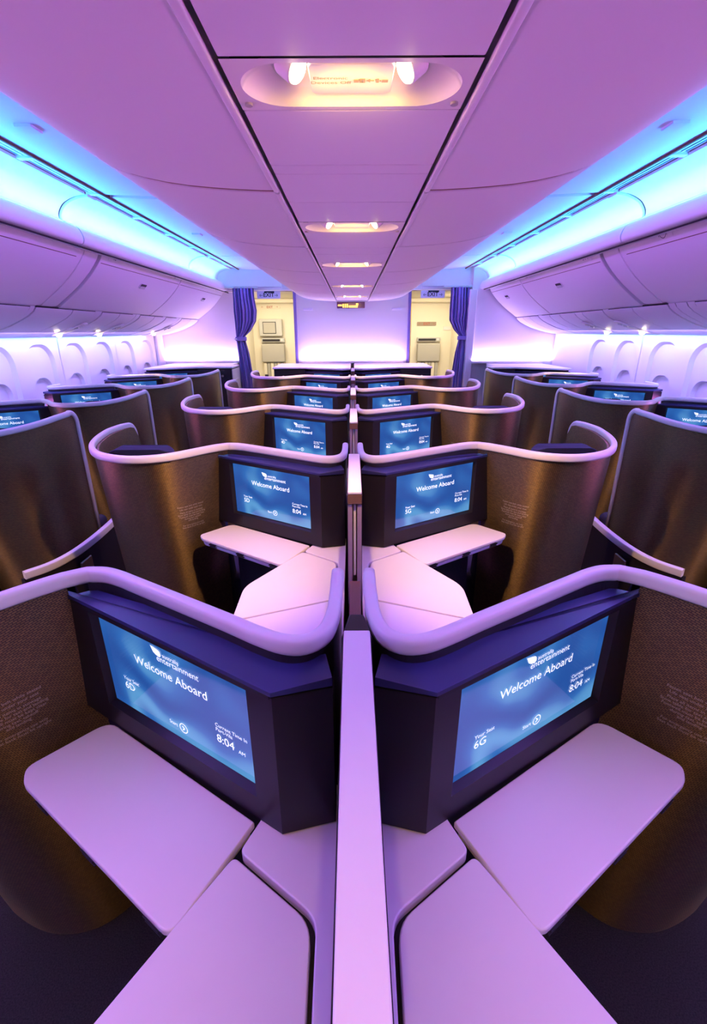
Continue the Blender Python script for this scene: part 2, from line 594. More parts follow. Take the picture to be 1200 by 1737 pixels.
# passenger service row beneath the side bins
PSU = [(2.205, 1.748), (2.225, 1.722), (2.27, 1.690), (2.33, 1.660), (2.42, 1.622), (2.53, 1.588), (2.65, 1.560), (2.74, 1.545), (2.765, 1.545)]
for s in (-1, 1):
    t = struct(raw('trim_%d' % (5 if s < 0 else 6), *extrude_y([(s * x, z + .012) for x, z in PSU] + [(s * 2.80, 1.60), (s * 2.24, 1.765)], Y_BACK, 7.3 if s < 0 else 6.88), M['gap']))
    if s < 0:
        ys = [-2.4, -1.2, 0.0, 1.1, 1.9, 2.5, 2.95, 3.52, 3.58, 4.05, 4.40, 4.52, 4.86, 5.14, 5.22, 5.32, 5.70, 5.95, 6.05, 6.40, 6.50, 6.60, 6.95, 7.29]
    else:
        ys = [-2.4, -1.2, 0.0, 1.1, 1.9, 2.5, 2.95, 3.32, 3.40, 3.52, 3.60, 4.05, 4.42, 4.52, 4.92, 5.08, 5.45, 5.72, 5.95, 6.06, 6.35, 6.60, 6.86]
    for i, (a, b) in enumerate(zip(ys[:-1], ys[1:])):
        ins = 0.006 if (b - a) < 0.16 else 0.0
        sec = [(s * x, z + ins) for x, z in PSU] + [(s * 2.78, 1.575), (s * 2.24, 1.755)]
        raw('service_panel', *extrude_y(sec, a + .004, b - .004), M['bin'], t, bevel=0.003)


def psu_frame(s, x, y):
    for (x0, z0), (x1, z1) in zip(PSU[:-1], PSU[1:]):
        if x0 <= x <= x1:
            z = z0 + (z1 - z0) * (x - x0) / (x1 - x0)
            d = Vector((x1 - x0, z1 - z0)).normalized()
            break
    across = Vector((d.x * s, 0, d.y))
    n = Vector((d.y * s, 0, -d.x))
    along = n.cross(across)
    return Matrix(((across.x, along.x, n.x, s * x), (across.y, along.y, n.y, y), (across.z, along.z, n.z, z), (0, 0, 0, 1))), n


def spot(name, loc, target, watts, parent=None, angle=70, blend=0.7, col=(1.0, 0.58, 0.22), size=0.02):
    L = bpy.data.lights.new(name, 'SPOT')
    L.energy = watts
    L.color = col
    L.spot_size = math.radians(angle)
    L.spot_blend = blend
    L.shadow_soft_size = size
    o = bpy.data.objects.new(name, L)
    COL.objects.link(o)
    o.location = loc
    o.rotation_euler = (Vector(target) - Vector(loc)).to_track_quat('-Z', 'Y').to_euler()
    return o


def reading_unit(s, y, lab, lit=True):
    fr, n = psu_frame(s, 2.50, y)
    u = raw('reading_light', *xf(prism(stadium(-0.04, 0, .34, .10, 8), -.004, .006), fr), M['bin'], bevel=0.003)
    tag(u, lab, 'reading light', 'reading lights under the side bins')
    raw('inset', *xf(prism(stadium(-0.05, 0, .28, .07, 8), 0.0, .0075), fr), M['pod'], u)
    for k in (0, 1):
        raw('air_nozzle', *xf(prism(disc(-.15 + k * .055, 0, .02), .0, .016), fr), M['silver'], u, bevel=0.003)
    v, f = ico(0.026)
    raw('lens', [fr @ (Vector(p) + Vector((0.07, 0, .008))) for p in v], f, M['lens'] if lit else M['pod'], u, smooth=True)
    c = fr @ Vector((0.07, 0, .07))
    if lit:
        spot('reading_lamp', c, (s * 1.95, y + 0.85, 0.45), 60, angle=56, blend=1.0)


def ico(r, sub=2):
    bm = bmesh.new()
    bmesh.ops.create_icosphere(bm, subdivisions=sub, radius=r)
    bm.verts.ensure_lookup_table()
    v = [tuple(x.co) for x in bm.verts]
    f = [tuple(x.index for x in q.verts) for q in bm.faces]
    bm.free()
    return v, f


reading_unit(-1, 4.40, 'lit reading light nearest in the left service row')
reading_unit(-1, 5.10, 'lit reading light second in the left service row')
reading_unit(-1, 6.50, 'lit reading light farthest in the left service row, beside the bulkhead')
reading_unit(1, 4.46, 'lit reading light nearest in the right service row')
reading_unit(1, 5.08, 'lit reading light second in the right service row')

for s in (-1, 1):
    for y, w in ((.10, 'beside the camera'), (1.15, 'just ahead of the camera, outside the picture'), (2.2, 'second ahead, outside the picture'), (3.28, 'third ahead, near the picture edge')):
        reading_unit(s, y, 'lit reading light in the %s service row %s' % ('left' if s < 0 else 'right', w))

# ------------------------------------------------------------------ side walls with shaded windows
WX = 2.78
wn = 0
for s in (-1, 1):
    side = 'left' if s < 0 else 'right'
    yend = 7.3 if s < 0 else 6.9
    w = struct(raw('wall_' + side, *box(min(s * 2.86, s * 2.90), max(s * 2.86, s * 2.90), Y_BACK, 9.6, 0, 2.45), M['wall']))
    if s < 0:
        joints = [-2.4, 1.3, 2.45, 3.60, 4.72, 5.86, 7.03]
        wins = {2: (2.73, 3.30), 3: (3.86, 4.42), 4: (4.98, 5.55), 5: (6.13, 6.74)}
    else:
        joints = [-2.4, 1.3, 2.45, 3.60, 4.80, 5.90, 6.89]
        wins = {2: (2.73, 3.30), 3: (3.88, 4.44), 4: (5.06, 5.62)}
    for i, (a, b) in enumerate(zip(joints[:-1], joints[1:])):
        ys = wins.get(i, ())
        outer = [(a + .003, 0.02), (b - .003, 0.02), (b - .003, 1.56), (a + .003, 1.56)]
        holes = [rounded2(y - .205, y + .205, 0.80, 1.487, .17, 8) for y in ys]
        p2, tr = holed_plate(outer, holes)
        v = [(s * WX, p[0], p[1]) for p in p2]
        raw('wall_panel', v, tr, M['wall'], w)
        for y in ys:
            wn += 1
            ho = rounded2(y - .205, y + .205, 0.80, 1.487, .17, 8)
            hi = rounded2(y - .180, y + .180, 0.82, 1.465, .15, 8)
            n = len(ho)
            # lower opening where the shade stops, arch topped
            lo_o = rounded2(y - .135, y + .135, 0.86, 1.20, .115, 8)
            lo_i = rounded2(y - .125, y + .125, 0.87, 1.19, .107, 8)
            v = [(s * WX, p[0], p[1]) for p in ho] + [(s * (WX + .030), p[0], p[1]) for p in hi]
            f = [(k, (k + 1) % n, n + (k + 1) % n, n + k) for k in range(n)]
            win = struct(raw('window_%d' % wn, v, f, M['wall'], smooth=True))
            p3, t3 = holed_plate(hi, [lo_o])
            raw('shade', [(s * (WX + .030), p[0], p[1]) for p in p3], t3, M['wall'], win)
            m = len(lo_o)
            v = [(s * (WX + .030), p[0], p[1]) for p in lo_o] + [(s * (WX + .065), p[0], p[1]) for p in lo_i]
            f = [(k, (k + 1) % m, m + (k + 1) % m, m + k) for k in range(m)] + [tuple(range(m, 2 * m))]
            raw('pane', v, f, M['wall'], win)
    if s < 0:
        raw('corner_post', *extrude_y([(s * 2.80, 0), (s * 2.745, 0), (s * 2.745, 1.55), (s * 2.80, 1.55)], 7.05, 7.28), M['wall'], w, bevel=0.01)

# ------------------------------------------------------------------ front bulkheads, header, vestibule
bc = struct(raw('wall_front_centre', *prism([(-.80, 7.12), (.80, 7.12), (.80, 7.18), (-.80, 7.18)], 0, 2.44), M['bulk']))
for s in (-1, 1):
    raw('edge_trim', *box(min(s * .775, s * .815), max(s * .775, s * .815), 7.10, 7.20, 0, 2.2), M['curtain'], bc, bevel=0.006)
    raw('label_plate', *box(min(s * .55, s * .68), max(s * .55, s * .68), 7.112, 7.121, 1.86, 1.89), M['sign'], bc, bevel=0.002)
raw('light_ledge', *box(-.72, .72, 7.0, 7.11, 1.165, 1.19), M['white'], bc, bevel=0.003)
for s, yb, nm in ((-1, 7.30, 'left'), (1, 6.90, 'right')):
    x0, x1 = sorted((s * 1.60, s * 2.86))
    wb = struct(raw('wall_front_' + nm, *box(x0, x1, yb, yb + .06, 0, 2.40), M['bulk']))
    a, b = sorted((s * 1.66, s * 2.70))
    raw('light_ledge', *box(a, b, yb - .09, yb, 1.165, 1.19), M['white'], wb, bevel=0.003)
    a, b = sorted((s * 1.56, s * 1.66))
    raw('edge_trim', *box(a, b, yb - .05, yb + .10, 0, 2.10), M['bulk'], wb, bevel=0.012)
hd = struct(raw('wall_front_header', *join(box(-1.85, 1.85, 7.05, 7.12, 2.11, 2.44)), M['bulk']))
for s in (-1, 1):
    raw('header_slot', *box(min(s * .95, s * 1.35), max(s * .95, s * 1.35), 7.04, 7.055, 2.135, 2.155), M['sign'], hd, bevel=0.003)
    # curved end wall of the cove, washed blue by the cove lamps
    pts = spline([(s * .95, 2.16, 7.04), (s * 1.4, 2.16, 6.98), (s * 1.78, 2.16, 6.90)], 5)
    v = [tuple((p.x, p.z, 2.15)) for p in pts] + [tuple((p.x, p.z + .02, 2.375)) for p in pts]
    n = len(pts)
    raw('cove_end_panel', v, [(i, i + 1, n + i + 1, n + i) for i in range(n - 1)], M['cove'], hd, smooth=True)
# vestibule shell
struct(raw('wall_vestibule_front', *box(-2.9, 0.96, 8.78, 8.85, 0, 2.4), M['cream']))
struct(raw('wall_vestibule_front_right', *box(1.02, 2.9, 8.78, 8.85, 0, 2.4), M['cream']))
struct(raw('wall_galley', *box(0.6, 1.6, 9.5, 9.56, 0, 2.4), M['yellow']))
struct(raw('ceiling_vestibule', *box(-2.9, 2.9, 7.19, 9.6, 2.105, 2.16), M['cream']))
for s in (-1, 1):
    vb = struct(raw('trim_%d' % (7 if s < 0 else 8), *box(min(s * .7, s * 1.9), max(s * .7, s * 1.9), 8.60, 8.78, 2.035, 2.105), M['cream'], bevel=0.02))
    vp = struct(raw('trim_%d' % (9 if s < 0 else 10), *box(min(s * 1.72, s * 1.80), max(s * 1.72, s * 1.80), 7.6, 8.78, 0, 2.1), M['cream'], bevel=0.02))
area('galley_lamp', (1.0, 9.2, 2.08), (0, 0, -1), 0.3, 0.3, (1.0, 0.8, 0.25), 6)

EXIT = '\u2190 EXIT \u2192'


def plate_text(name, x0, x1, z0, z1, y, txt, size, pm, tm, lab, cat, grp=None, r=0.01):
    pl = raw(name, *[q for q in [prism(rounded2(x0, x1, z0, z1, r, 4), 0, .012)]][0], pm)
    me = pl.data
    for vv in me.vertices:
        x, z, d = vv.co
        vv.co = (x, y - d, z)
    bm = bmesh.new()
    bm.from_mesh(me)
    bmesh.ops.recalc_face_normals(bm, faces=bm.faces)
    bm.to_mesh(me)
    bm.free()
    tag(pl, lab, cat, grp)
    v, f = text_mesh([(txt, (x0 + x1) / 2, (z0 + z1) / 2 - size * .35, size, 'CENTER')], bold=.02)
    raw('lettering', [(p[0], y - .0135, p[1]) for p in v], f, tm, pl, fix=False)
    return pl


def arrow_exit(pl, x0, x1, z0, z1, y, size, tm):
    """drawn arrows left and right of the word"""
    zc = (z0 + z1) / 2
    for s, xa in ((-1, x0), (1, x1)):
        L = size * .7
        h = size * .09
        V, F = join(box(min(xa - s * L, xa - s * .01), max(xa - s * L, xa - s * .01), y - .0145, y - .0135, zc - h / 2, zc + h / 2))
        for q in (-1, 1):
            pv, pf = box(0, size * .34, -.001, 0, -h / 2, h / 2)
            a = q * PI / 4
            rv = []
            for p in pv:
                X = p[0] * math.cos(a) - p[2] * math.sin(a)
                Z = p[0] * math.sin(a) + p[2] * math.cos(a)
                rv.append((xa - s * X, y - .0135 + p[1], zc + Z))
            V, F = join((V, F), (rv, pf))
        raw('arrow', V, F, tm, pl)


for s, xs, lab in ((-1, (-1.29, -.975), 'lilac EXIT sign over the left doorway'), (1, (.93, 1.255), 'lilac EXIT sign over the right doorway')):
    pl = plate_text('exit_sign', xs[0], xs[1], 2.005, 2.10, 7.03, 'EXIT', .072, M['sign'], M['black'], lab, 'sign', r=.008)
    arrow_exit(pl, xs[0] + .035, xs[1] - .035, 2.005, 2.085, 7.03, .06, M['black'])
    raw('glass', *box(xs[0] + .10, xs[1] - .08, 7.012, 7.02, 2.078, 2.096), M['black'], pl)
pl = plate_text('exit_placard', -1.585, -1.235, 1.955, 2.005, 8.775, 'EXIT', .05, M['cream'], M['red'], 'small EXIT placard with red letters above the monitor box', 'sign')
arrow_exit(pl, -1.55, -1.27, 1.955, 2.005, 8.775, .045, M['red'])
pl = plate_text('exit_placard', 1.12, 1.45, 1.675, 1.735, 8.775, 'EXIT', .055, M['faint'], M['red'], 'small tan EXIT placard on the right vestibule wall', 'sign')
arrow_exit(pl, 1.15, 1.42, 1.675, 1.735, 8.775, .045, M['red'])

# attendant equipment seen through the two doorways
mb = raw('monitor_box', *box(-1.60, -1.205, 8.68, 8.78, 1.515, 1.79), M['silver'], bevel=0.012)
tag(mb, 'grey monitor box on the left vestibule wall', 'monitor')
raw('display', *box(-1.525, -1.32, 8.672, 8.69, 1.565, 1.735), M['grey'], mb)
raw('display_frame', *join(box(-1.535, -1.31, 8.674, 8.685, 1.735, 1.745), box(-1.535, -1.31, 8.674, 8.685, 1.555, 1.565), box(-1.535, -1.525, 8.674, 8.685, 1.555, 1.745), box(-1.32, -1.31, 8.674, 8.685, 1.555, 1.745)), M['dark'], mb)
for x0, nm in ((-1.58, 'left'), (1.13, 'right')):
    hb = raw('handset_panel', *box(x0, x0 + .40, 8.72, 8.78, 1.415, 1.485), M['silver'], bevel=0.006)
    tag(hb, 'long narrow handset panel above the %s jump seat' % nm, 'panel')
    raw('keypad', *box(x0 + .02, x0 + .32, 8.712, 8.73, 1.43, 1.465), M['dark'], hb)
    raw('button', *xf(prism(disc(0, 0, .018), 0, .012), Matrix(((1, 0, 0, x0 + .355), (0, 0, -1, 8.722), (0, 1, 0, 1.45), (0, 0, 0, 1)))), M['white'], hb)
    js = thing('jump_seat', 'grey folding jump seat on the %s vestibule wall' % nm, 'seat', (x0 + .2, 8.7, 0), 'jump seats')
    raw('backrest', *box(-.20, .20, -.05, .08, 1.085, 1.39), M['grey'], js, bevel=0.02)
    for k in range(6):
        raw('cushion_stripe', *box(-.18 + k * .06, -.125 + k * .06, -.02, .08, .62, 1.08), M['grey'] if k % 2 else M['cream'], js, bevel=0.008)
    raw('mount', *box(-.20, .20, 0.03, .08, .45, 1.1), M['cream'], js)
    raw('buckle', *box(-.17, -.11, -.035, -.018, .84, .88), M['black'], js)
tag(raw('placard', *box(1.58, 1.70, 8.765, 8.78, 1.60, 1.66), M['white'], bevel=0.002), 'small white placard beside the right doorway frame', 'sign')
gc = raw('galley_cart', *box(.98, 1.30, 9.30, 9.48, 0, 1.25), M['amber'], bevel=0.01)
tag(gc, 'amber galley unit glimpsed beyond the right doorway', 'galley cart')
raw('door', *box(1.0, 1.28, 9.285, 9.30, .15, 1.2), M['yellow'], gc, bevel=0.004)
raw('handle', *box(1.05, 1.2, 9.27, 9.285, 1.1, 1.13), M['silver'], gc)


def curtain(xt, xm, xb, s, lab, y=6.93):
    t = thing('curtain', lab, 'curtain', (0, y, 0), 'doorway curtains')
    rows = [(2.13, xt), (2.0, xt), (1.85, (xt[0] - .005, xt[1] + .02)), (1.72, (xt[0], xt[1])), (1.60, ((xt[0] + xm[0]) / 2, (xt[1] + xm[1]) / 2)), (1.53, xm), (1.46, xm), (1.30, ((xm[0] * .6 + xb[0] * .4), (xm[1] * .6 + xb[1] * .4))), (1.0, ((xm[0] * .25 + xb[0] * .75), (xm[1] * .25 + xb[1] * .75))), (.6, xb), (.02, xb)]
    N = 64
    V, F = [], []
    for z, (a, b) in rows:
        w = b - a
        for i in range(N + 1):
            u = i / N
            amp = 0.03 * (0.35 + 0.65 * min(1, w / .3))
            V.append((a + w * u + .006 * math.sin(u * 31), amp * math.sin(u * 2 * PI * 6.5 + .7 * math.sin(z * 3)) + .01 * math.sin(u * 23 + z), z))
    R = len(rows)
    for r in range(R - 1):
        for i in range(N):
            F.append((r * (N + 1) + i, r * (N + 1) + i + 1, (r + 1) * (N + 1) + i + 1, (r + 1) * (N + 1) + i))
    c = raw('drape', V, F, M['curtain'], t, smooth=True)
    so = c.modifiers.new('thick', 'SOLIDIFY')
    so.thickness = .004
    raw('tie_band', *prism(rounded2(xm[0] - .012, xm[1] + .012, -.045, .045, .04, 6), 1.47, 1.52), M['curtain'], t, bevel=0.004)
    raw('tie_hook', *box((xm[0] if s < 0 else xm[1]) - .02, (xm[0] if s < 0 else xm[1]) + .02, -.05, .06, 1.485, 1.50), M['silver'], t)
    raw('rail', *box(xt[0] - .1, xt[1] + .05, -.015, .015, 2.125, 2.15), M['silver'], t, bevel=0.004)


curtain((-1.60, -1.31), (-1.60, -1.47), (-1.58, -1.38), -1, 'purple curtain tied back at the left doorway')
curtain((1.32, 1.58), (1.46, 1.585), (1.38, 1.66), 1, 'purple curtain tied back at the right doorway')

# ------------------------------------------------------------------ centre bins and the service channel between them
CB = [(.214, 1.985), (.214, 1.968), (.222, 1.960), (.26, 1.9605), (.338, 1.964), (.40, 1.968), (.465, 1.9735), (.53, 1.982), (.59, 1.993), (.635, 2.004), (.671, 2.016), (.705, 2.033), (.735, 2.055), (.765, 2.088), (.79, 2.13), (.81, 2.18), (.825, 2.25), (.83, 2.35), (.83, 2.43), (.214, 2.43)]
CBY = [-2.4, -1.4, -.40, .60, 1.61, 2.57, 3.60, 4.56, 5.52, 6.85]
LBL = ['far behind the camera', 'just behind the camera', 'directly over the camera', 'largest and nearest in the picture', 'second in the picture', 'third in the picture', 'fourth in the picture', 'fifth in the picture', 'last, reaching the bulkhead']
for s in (-1, 1):
    for i in range(len(CBY) - 1):
        b = raw('centre_bin', *extrude_y([(s * x, z) for x, z in CB], CBY[i] + .011, CBY[i + 1] - .011), M['ceil'], bevel=0.006)
        tag(b, 'curved centre overhead bin %s of the channel, %s' % ('left' if s < 0 else 'right', LBL[i]), 'overhead bin', 'centre overhead bins')
        raw('edge_rail', *extrude_y([(s * .2095, 1.9565), (s * .216, 1.9550), (s * .225, 1.9575), (s * .225, 1.967), (s * .2095, 1.967)], CBY[i] + .008, CBY[i + 1] - .008), M['ceil'], b, bevel=0.002)
        if i > 2:
            raw('hinge_cover', *extrude_y([(s * .748, 2.073), (s * .775, 2.108), (s * .781, 2.104), (s * .755, 2.069)], CBY[i] + .40, CBY[i] + .56), M['dark'], b)
for yb in CBY[1:-1]:
    for s in (-1, 1):
        raw('seam_strip', *extrude_y([(s * x, z + .004) for x, z in CB[2:-2]] + [(s * .80, 2.3), (s * .3, 2.0)], yb - .014, yb + .014), M['seam'], ceil)
raw('channel_void', *box(-.214, .214, Y_BACK, 6.95, 2.03, 2.05), M['gap'], ceil)
PODS = [(-1.42, -1.22), (-.30, -.10), (0.895, 1.073), (2.02, 2.22), (3.12, 3.33), (4.56, 4.75), (5.87, 6.12)]
SEAMS = [-2.4, -1.42, -1.22, -.85, -.30, -.10, .35, .895, 1.073, 1.38, 1.45, 1.735, 2.02, 2.22, 2.60, 2.80, 3.12, 3.33, 3.50, 3.70, 3.95, 4.56, 4.75, 4.95, 5.40, 5.87, 6.12, 6.40, 6.72]
for a, b in zip(SEAMS[:-1], SEAMS[1:]):
    if (a, b) in PODS:
        continue
    raw('channel_panel', *box(-.199, .199, a + .002, b - .002, 1.9605, 1.975), M['ceil'], ceil, bevel=0.003)


def pod(i, y0, y1):
    i -= 2
    yc, d = (y0 + y1) / 2, y1 - y0
    t = thing('service_pod', 'recessed overhead lamp pod in the ceiling channel, %s' % ('nearest, with electronic devices sign', 'second from the camera', 'third from the camera', 'fourth from the camera', 'last before the bulkhead', 'far behind the camera', 'just behind the camera')[i], 'ceiling lamp', (0, yc, 1.9605), 'ceiling lamp pods')
    outer = [(-.199, -d / 2 + .002), (.199, -d / 2 + .002), (.199, d / 2 - .002), (-.199, d / 2 - .002)]
    so = stadium(0, 0.0, .365, d - .030, 12)
    p2, tr = holed_plate(outer, [so])
    fv = [(p[0], p[1], 0) for p in p2]
    raw('frame_panel', fv, tr, M['pod'], t)
    # bowl
    rings = [(1.0, 1.0, 0), (.985, .97, .006), (.95, .90, .014), (.88, .78, .022), (.80, .62, .027)]
    V, F = [], []
    n = len(so)
    for fx, fy, z in rings:
        V += [(p[0] * fx, p[1] * fy, z) for p in so]
    for r in range(len(rings) - 1):
        F += [(r * n + k, r * n + (k + 1) % n, (r + 1) * n + (k + 1) % n, (r + 1) * n + k) for k in range(n)]
    F.append(tuple((len(rings) - 1) * n + k for k in range(n)))
    raw('bowl', V, F, M['pod'], t, smooth=True)
    for s in (-1, 1):
        raw('screw_cap', *xf(prism(disc(0, 0, .007), -.004, .002), Matrix.Translation((s * .183, d * .34, 0))), M['grey'], t, bevel=0.001)
        # tilted lamp barrel and lens, aimed across the cabin
        ax = Vector((-s * .74, -.26, -.60)).normalized()
        q = Vector((0, 0, -1)).rotation_difference(ax).to_matrix().to_4x4()
        mt = Matrix.Translation((s * .094, -d * .22, .012)) @ q
        bar = raw('lamp_barrel', *xf(prism(disc(0, 0, .021, 20), -.012, .02), mt), M['pod'], t, bevel=0.003)
        raw('lens', *xf(prism(disc(0, 0, .0180, 20), -.0145, -.0115), mt), M['lens'], bar)
        c = mt @ Vector((0, 0, -.035)) + Vector((0, yc, 1.9605))
        c.z = 1.945
        spot('pod_lamp', c, (-s * .80, yc + .78, .45), POD_W if i >= 0 else POD_W * .26, angle=58, blend=1.0)
        spot('pod_glow', c, c + Vector((-s * .5, .5, .10)), 1.7, angle=150, blend=1, col=(1.0, 0.60, 0.14))
    # sign plate, its near edge almost flush with the rim
    PF = Matrix.Translation((0, 0, .006)) @ Matrix.Rotation(.03, 4, 'X')
    pl = raw('sign_plate', *xf(prism(rounded2(-.068, .068, -d * .36, d * .22, .010), -.002, .004), PF), M['pod'], t, bevel=0.002)
    if i == 0:
        # seen from beneath, the near side is the top of the text
        fr = PF @ Matrix(((1, 0, 0, 0), (0, -1, 0, -.012), (0, 0, -1, -.0026), (0, 0, 0, 1)))
        raw('lettering', *xf(text_mesh([('Electronic', -.034, .004, .0140, 'CENTER'), ('Devices Off', -.034, -.0115, .0140, 'CENTER')]), fr), M['faint'], pl, fix=False)
        bits = [box(.004, .012, -.006, .003, 0, .0004), box(.0135, .0165, -.007, .007, 0, .0004), box(.0195, .0225, -.007, .007, 0, .0004), box(.0165, .0195, .005, .007, 0, .0004), box(.0165, .0195, -.007, -.005, 0, .0004), box(.030, .037, -.0013, .0013, 0, .0004), box(.041, .045, -.007, .007, 0, .0004), box(.046, .049, -.002, .002, 0, .0004), box(.050, .060, -.006, .003, 0, .0004)]
        bits.append(prism([(.025, 0), (.031, .006), (.031, -.006)], 0, .0004))
        raw('buckle_symbol', *xf(join(*bits), fr), M['faint'], pl)


POD_W = 105
for i, (a, b) in enumerate(PODS):
    pod(i, a, b)

sb = raw('seatbelt_sign', *box(-.20, .165, 6.70, 6.80, 1.868, 1.945), M['signbox'], bevel=0.006)
tag(sb, 'dark lit sign box with amber symbols hanging at the front bulkhead', 'sign')
raw('arrow_symbol', *prism([(0, 0), (1, 0), (1, 1), (0, 1)], 0, 1), M['amberlit'], sb).data.transform(Matrix(((.05, 0, 0, -.185), (0, .002, 0, 6.697), (0, 0, .018, 1.893), (0, 0, 0, 1))))
for k in range(3):
    raw('bar_symbol', *box(-.125 + k * .026, -.108 + k * .026, 6.697, 6.70, 1.875, 1.918), M['amberlit'], sb)
raw('belt_symbol', *join(box(-.045, .07, 6.697, 6.70, 1.875, 1.90), box(.05, .078, 6.697, 6.70, 1.90, 1.925)), M['amberlit'], sb)

# ------------------------------------------------------------------ seat suites
TOP = [(.545, .785), (.575, .755), (.61, .716), (.67, .648), (.733, .608), (.80, .596), (.868, .608), (.95, .655), (1.02, .730), (1.064, .83), (1.084, .95), (1.084, 1.07), (1.066, 1.20)]
BOT = [(.60, .95), (.63, .92), (.66, .885), (.70, .848), (.745, .825), (.81, .815), (.875, .822), (.955, .85), (1.025, .89), (1.067, .95), (1.086, 1.02), (1.082, 1.10), (1.066, 1.20)]
ZT = 1.140
ST, SB = spline(TOP, 5), spline(BOT, 5)
ARC = [0]
for a, b in zip(ST[:-1], ST[1:]):
    ARC.append(ARC[-1] + (b - a).length)
RC = 0.055  # rounded upper corner of the wing


def ztop(i):
    d = ARC[-1] - ARC[i]
    rise = .022 * max(0, min(1, (.55 - d) / .35))
    if d >= RC:
        return ZT + rise
    return ZT + rise - RC + math.sqrt(max(0, RC * RC - (RC - d) ** 2))


# denser columns at the wing end
def shell_col(i, z):
    t = min(1, max(0, z / ZT))
    return SB[i].lerp(ST[i], t)


def shell_normal(i, z):
    a = shell_col(max(i - 1, 0), z)
    b = shell_col(min(i + 1, len(ST) - 1), z)
    d = (b - a).normalized()
    return Vector((d.y, -d.x))   # towards the viewer


def shell_at(arc, z):
    for i in range(len(ARC) - 1):
        if ARC[i] <= arc <= ARC[i + 1]:
            u = (arc - ARC[i]) / (ARC[i + 1] - ARC[i])
            p = shell_col(i, z).lerp(shell_col(i + 1, z), u)
            n = shell_normal(i, z).lerp(shell_normal(i + 1, z), u).normalized()
            return p, n


def build_shell(sx, parent):
    N, R, TH = len(ST), 8, 0.022
    V, F, UV = [], [], []
    for sidek in (0, 1):
        for i in range(N):
            for r in range(R + 1):
                z = ztop(i) * r / R
                p = shell_col(i, z)
                if sidek:
                    p = p - shell_normal(i, z) * TH
                V.append((sx * p.x, p.y, z))
                UV.append((ARC[i], z))
    W = R + 1
    B = N * W
    for i in range(N - 1):
        for r in range(R):
            q = (i * W + r, (i + 1) * W + r, (i + 1) * W + r + 1, i * W + r + 1)
            F.append(q)
            F.append(tuple(B + k for k in reversed(q)))
        F.append((i * W, B + i * W, B + (i + 1) * W, (i + 1) * W))
        F.append((i * W + R, (i + 1) * W + R, B + (i + 1) * W + R, B + i * W + R))
    for r in range(R):
        F.append((r, r + 1, B + r + 1, B + r))
        e = (N - 1) * W
        F.append((e + r, B + e + r, B + e + r + 1, e + r + 1))
    o = raw('shell', V, F, M['weave'], parent, uvs=UV, smooth=True)
    o.data.set_sharp_from_angle(angle=math.radians(40))
    o['label'] = 'brown woven-look privacy shell'
    return o


INNER = [(.0300, .80), (.0305, .72), (.034, .655), (.046, .608), (.072, .585), (.105, .586), (.145, .606), (.20, .641), (.30, .702), (.40, .763), (.44, .787), (.475, .802), (.51, .804)]


def build_trim(sx, parent):
    path = [(sx * p.x, p.y, ZT + .006) for p in spline(INNER, 4)]
    path += [(sx * p.x, p.y - .003, ztop(i) + .006) for i, p in enumerate(ST) if ARC[-1] - ARC[i] > RC + .004]
    x, ye, zt = sx * 1.066, 1.20, ZT + .022
    for k in range(8):
        a = PI / 2 * k / 7
        path.append((x, ye - RC + RC * math.sin(a) + .006 * math.sin(a), zt - RC + (RC + .006) * math.cos(a)))
    path += [(x, ye + .006, .9), (x, ye + .006, .46)]
    side = (1, 0, 0)
    v, f = sweep(path, rprofile(.023, .030, .010), side)
    o = raw('trim', v, f, M['trim'], parent, smooth=True)
    o['label'] = 'smooth white edge trim'
    return o


U = Vector((.8525, .5227))
NV = Vector((.5227, -.8525))   # towards the viewer
A0 = Vector((.116, .526))
SCR_O = Vector((.168, .552)) + NV * (-.004)   # screen plane


def text_on_plane(origin, xdir, w, h, items, off):
    v, f = text_mesh(items)
    n = Vector((xdir[1], -xdir[0]))
    out = []
    for p in v:
        q = Vector(origin) + Vector(xdir) * p[0]
        out.append((q.x + n.x * off, q.y + n.y * off, p[1]))
    return out, f


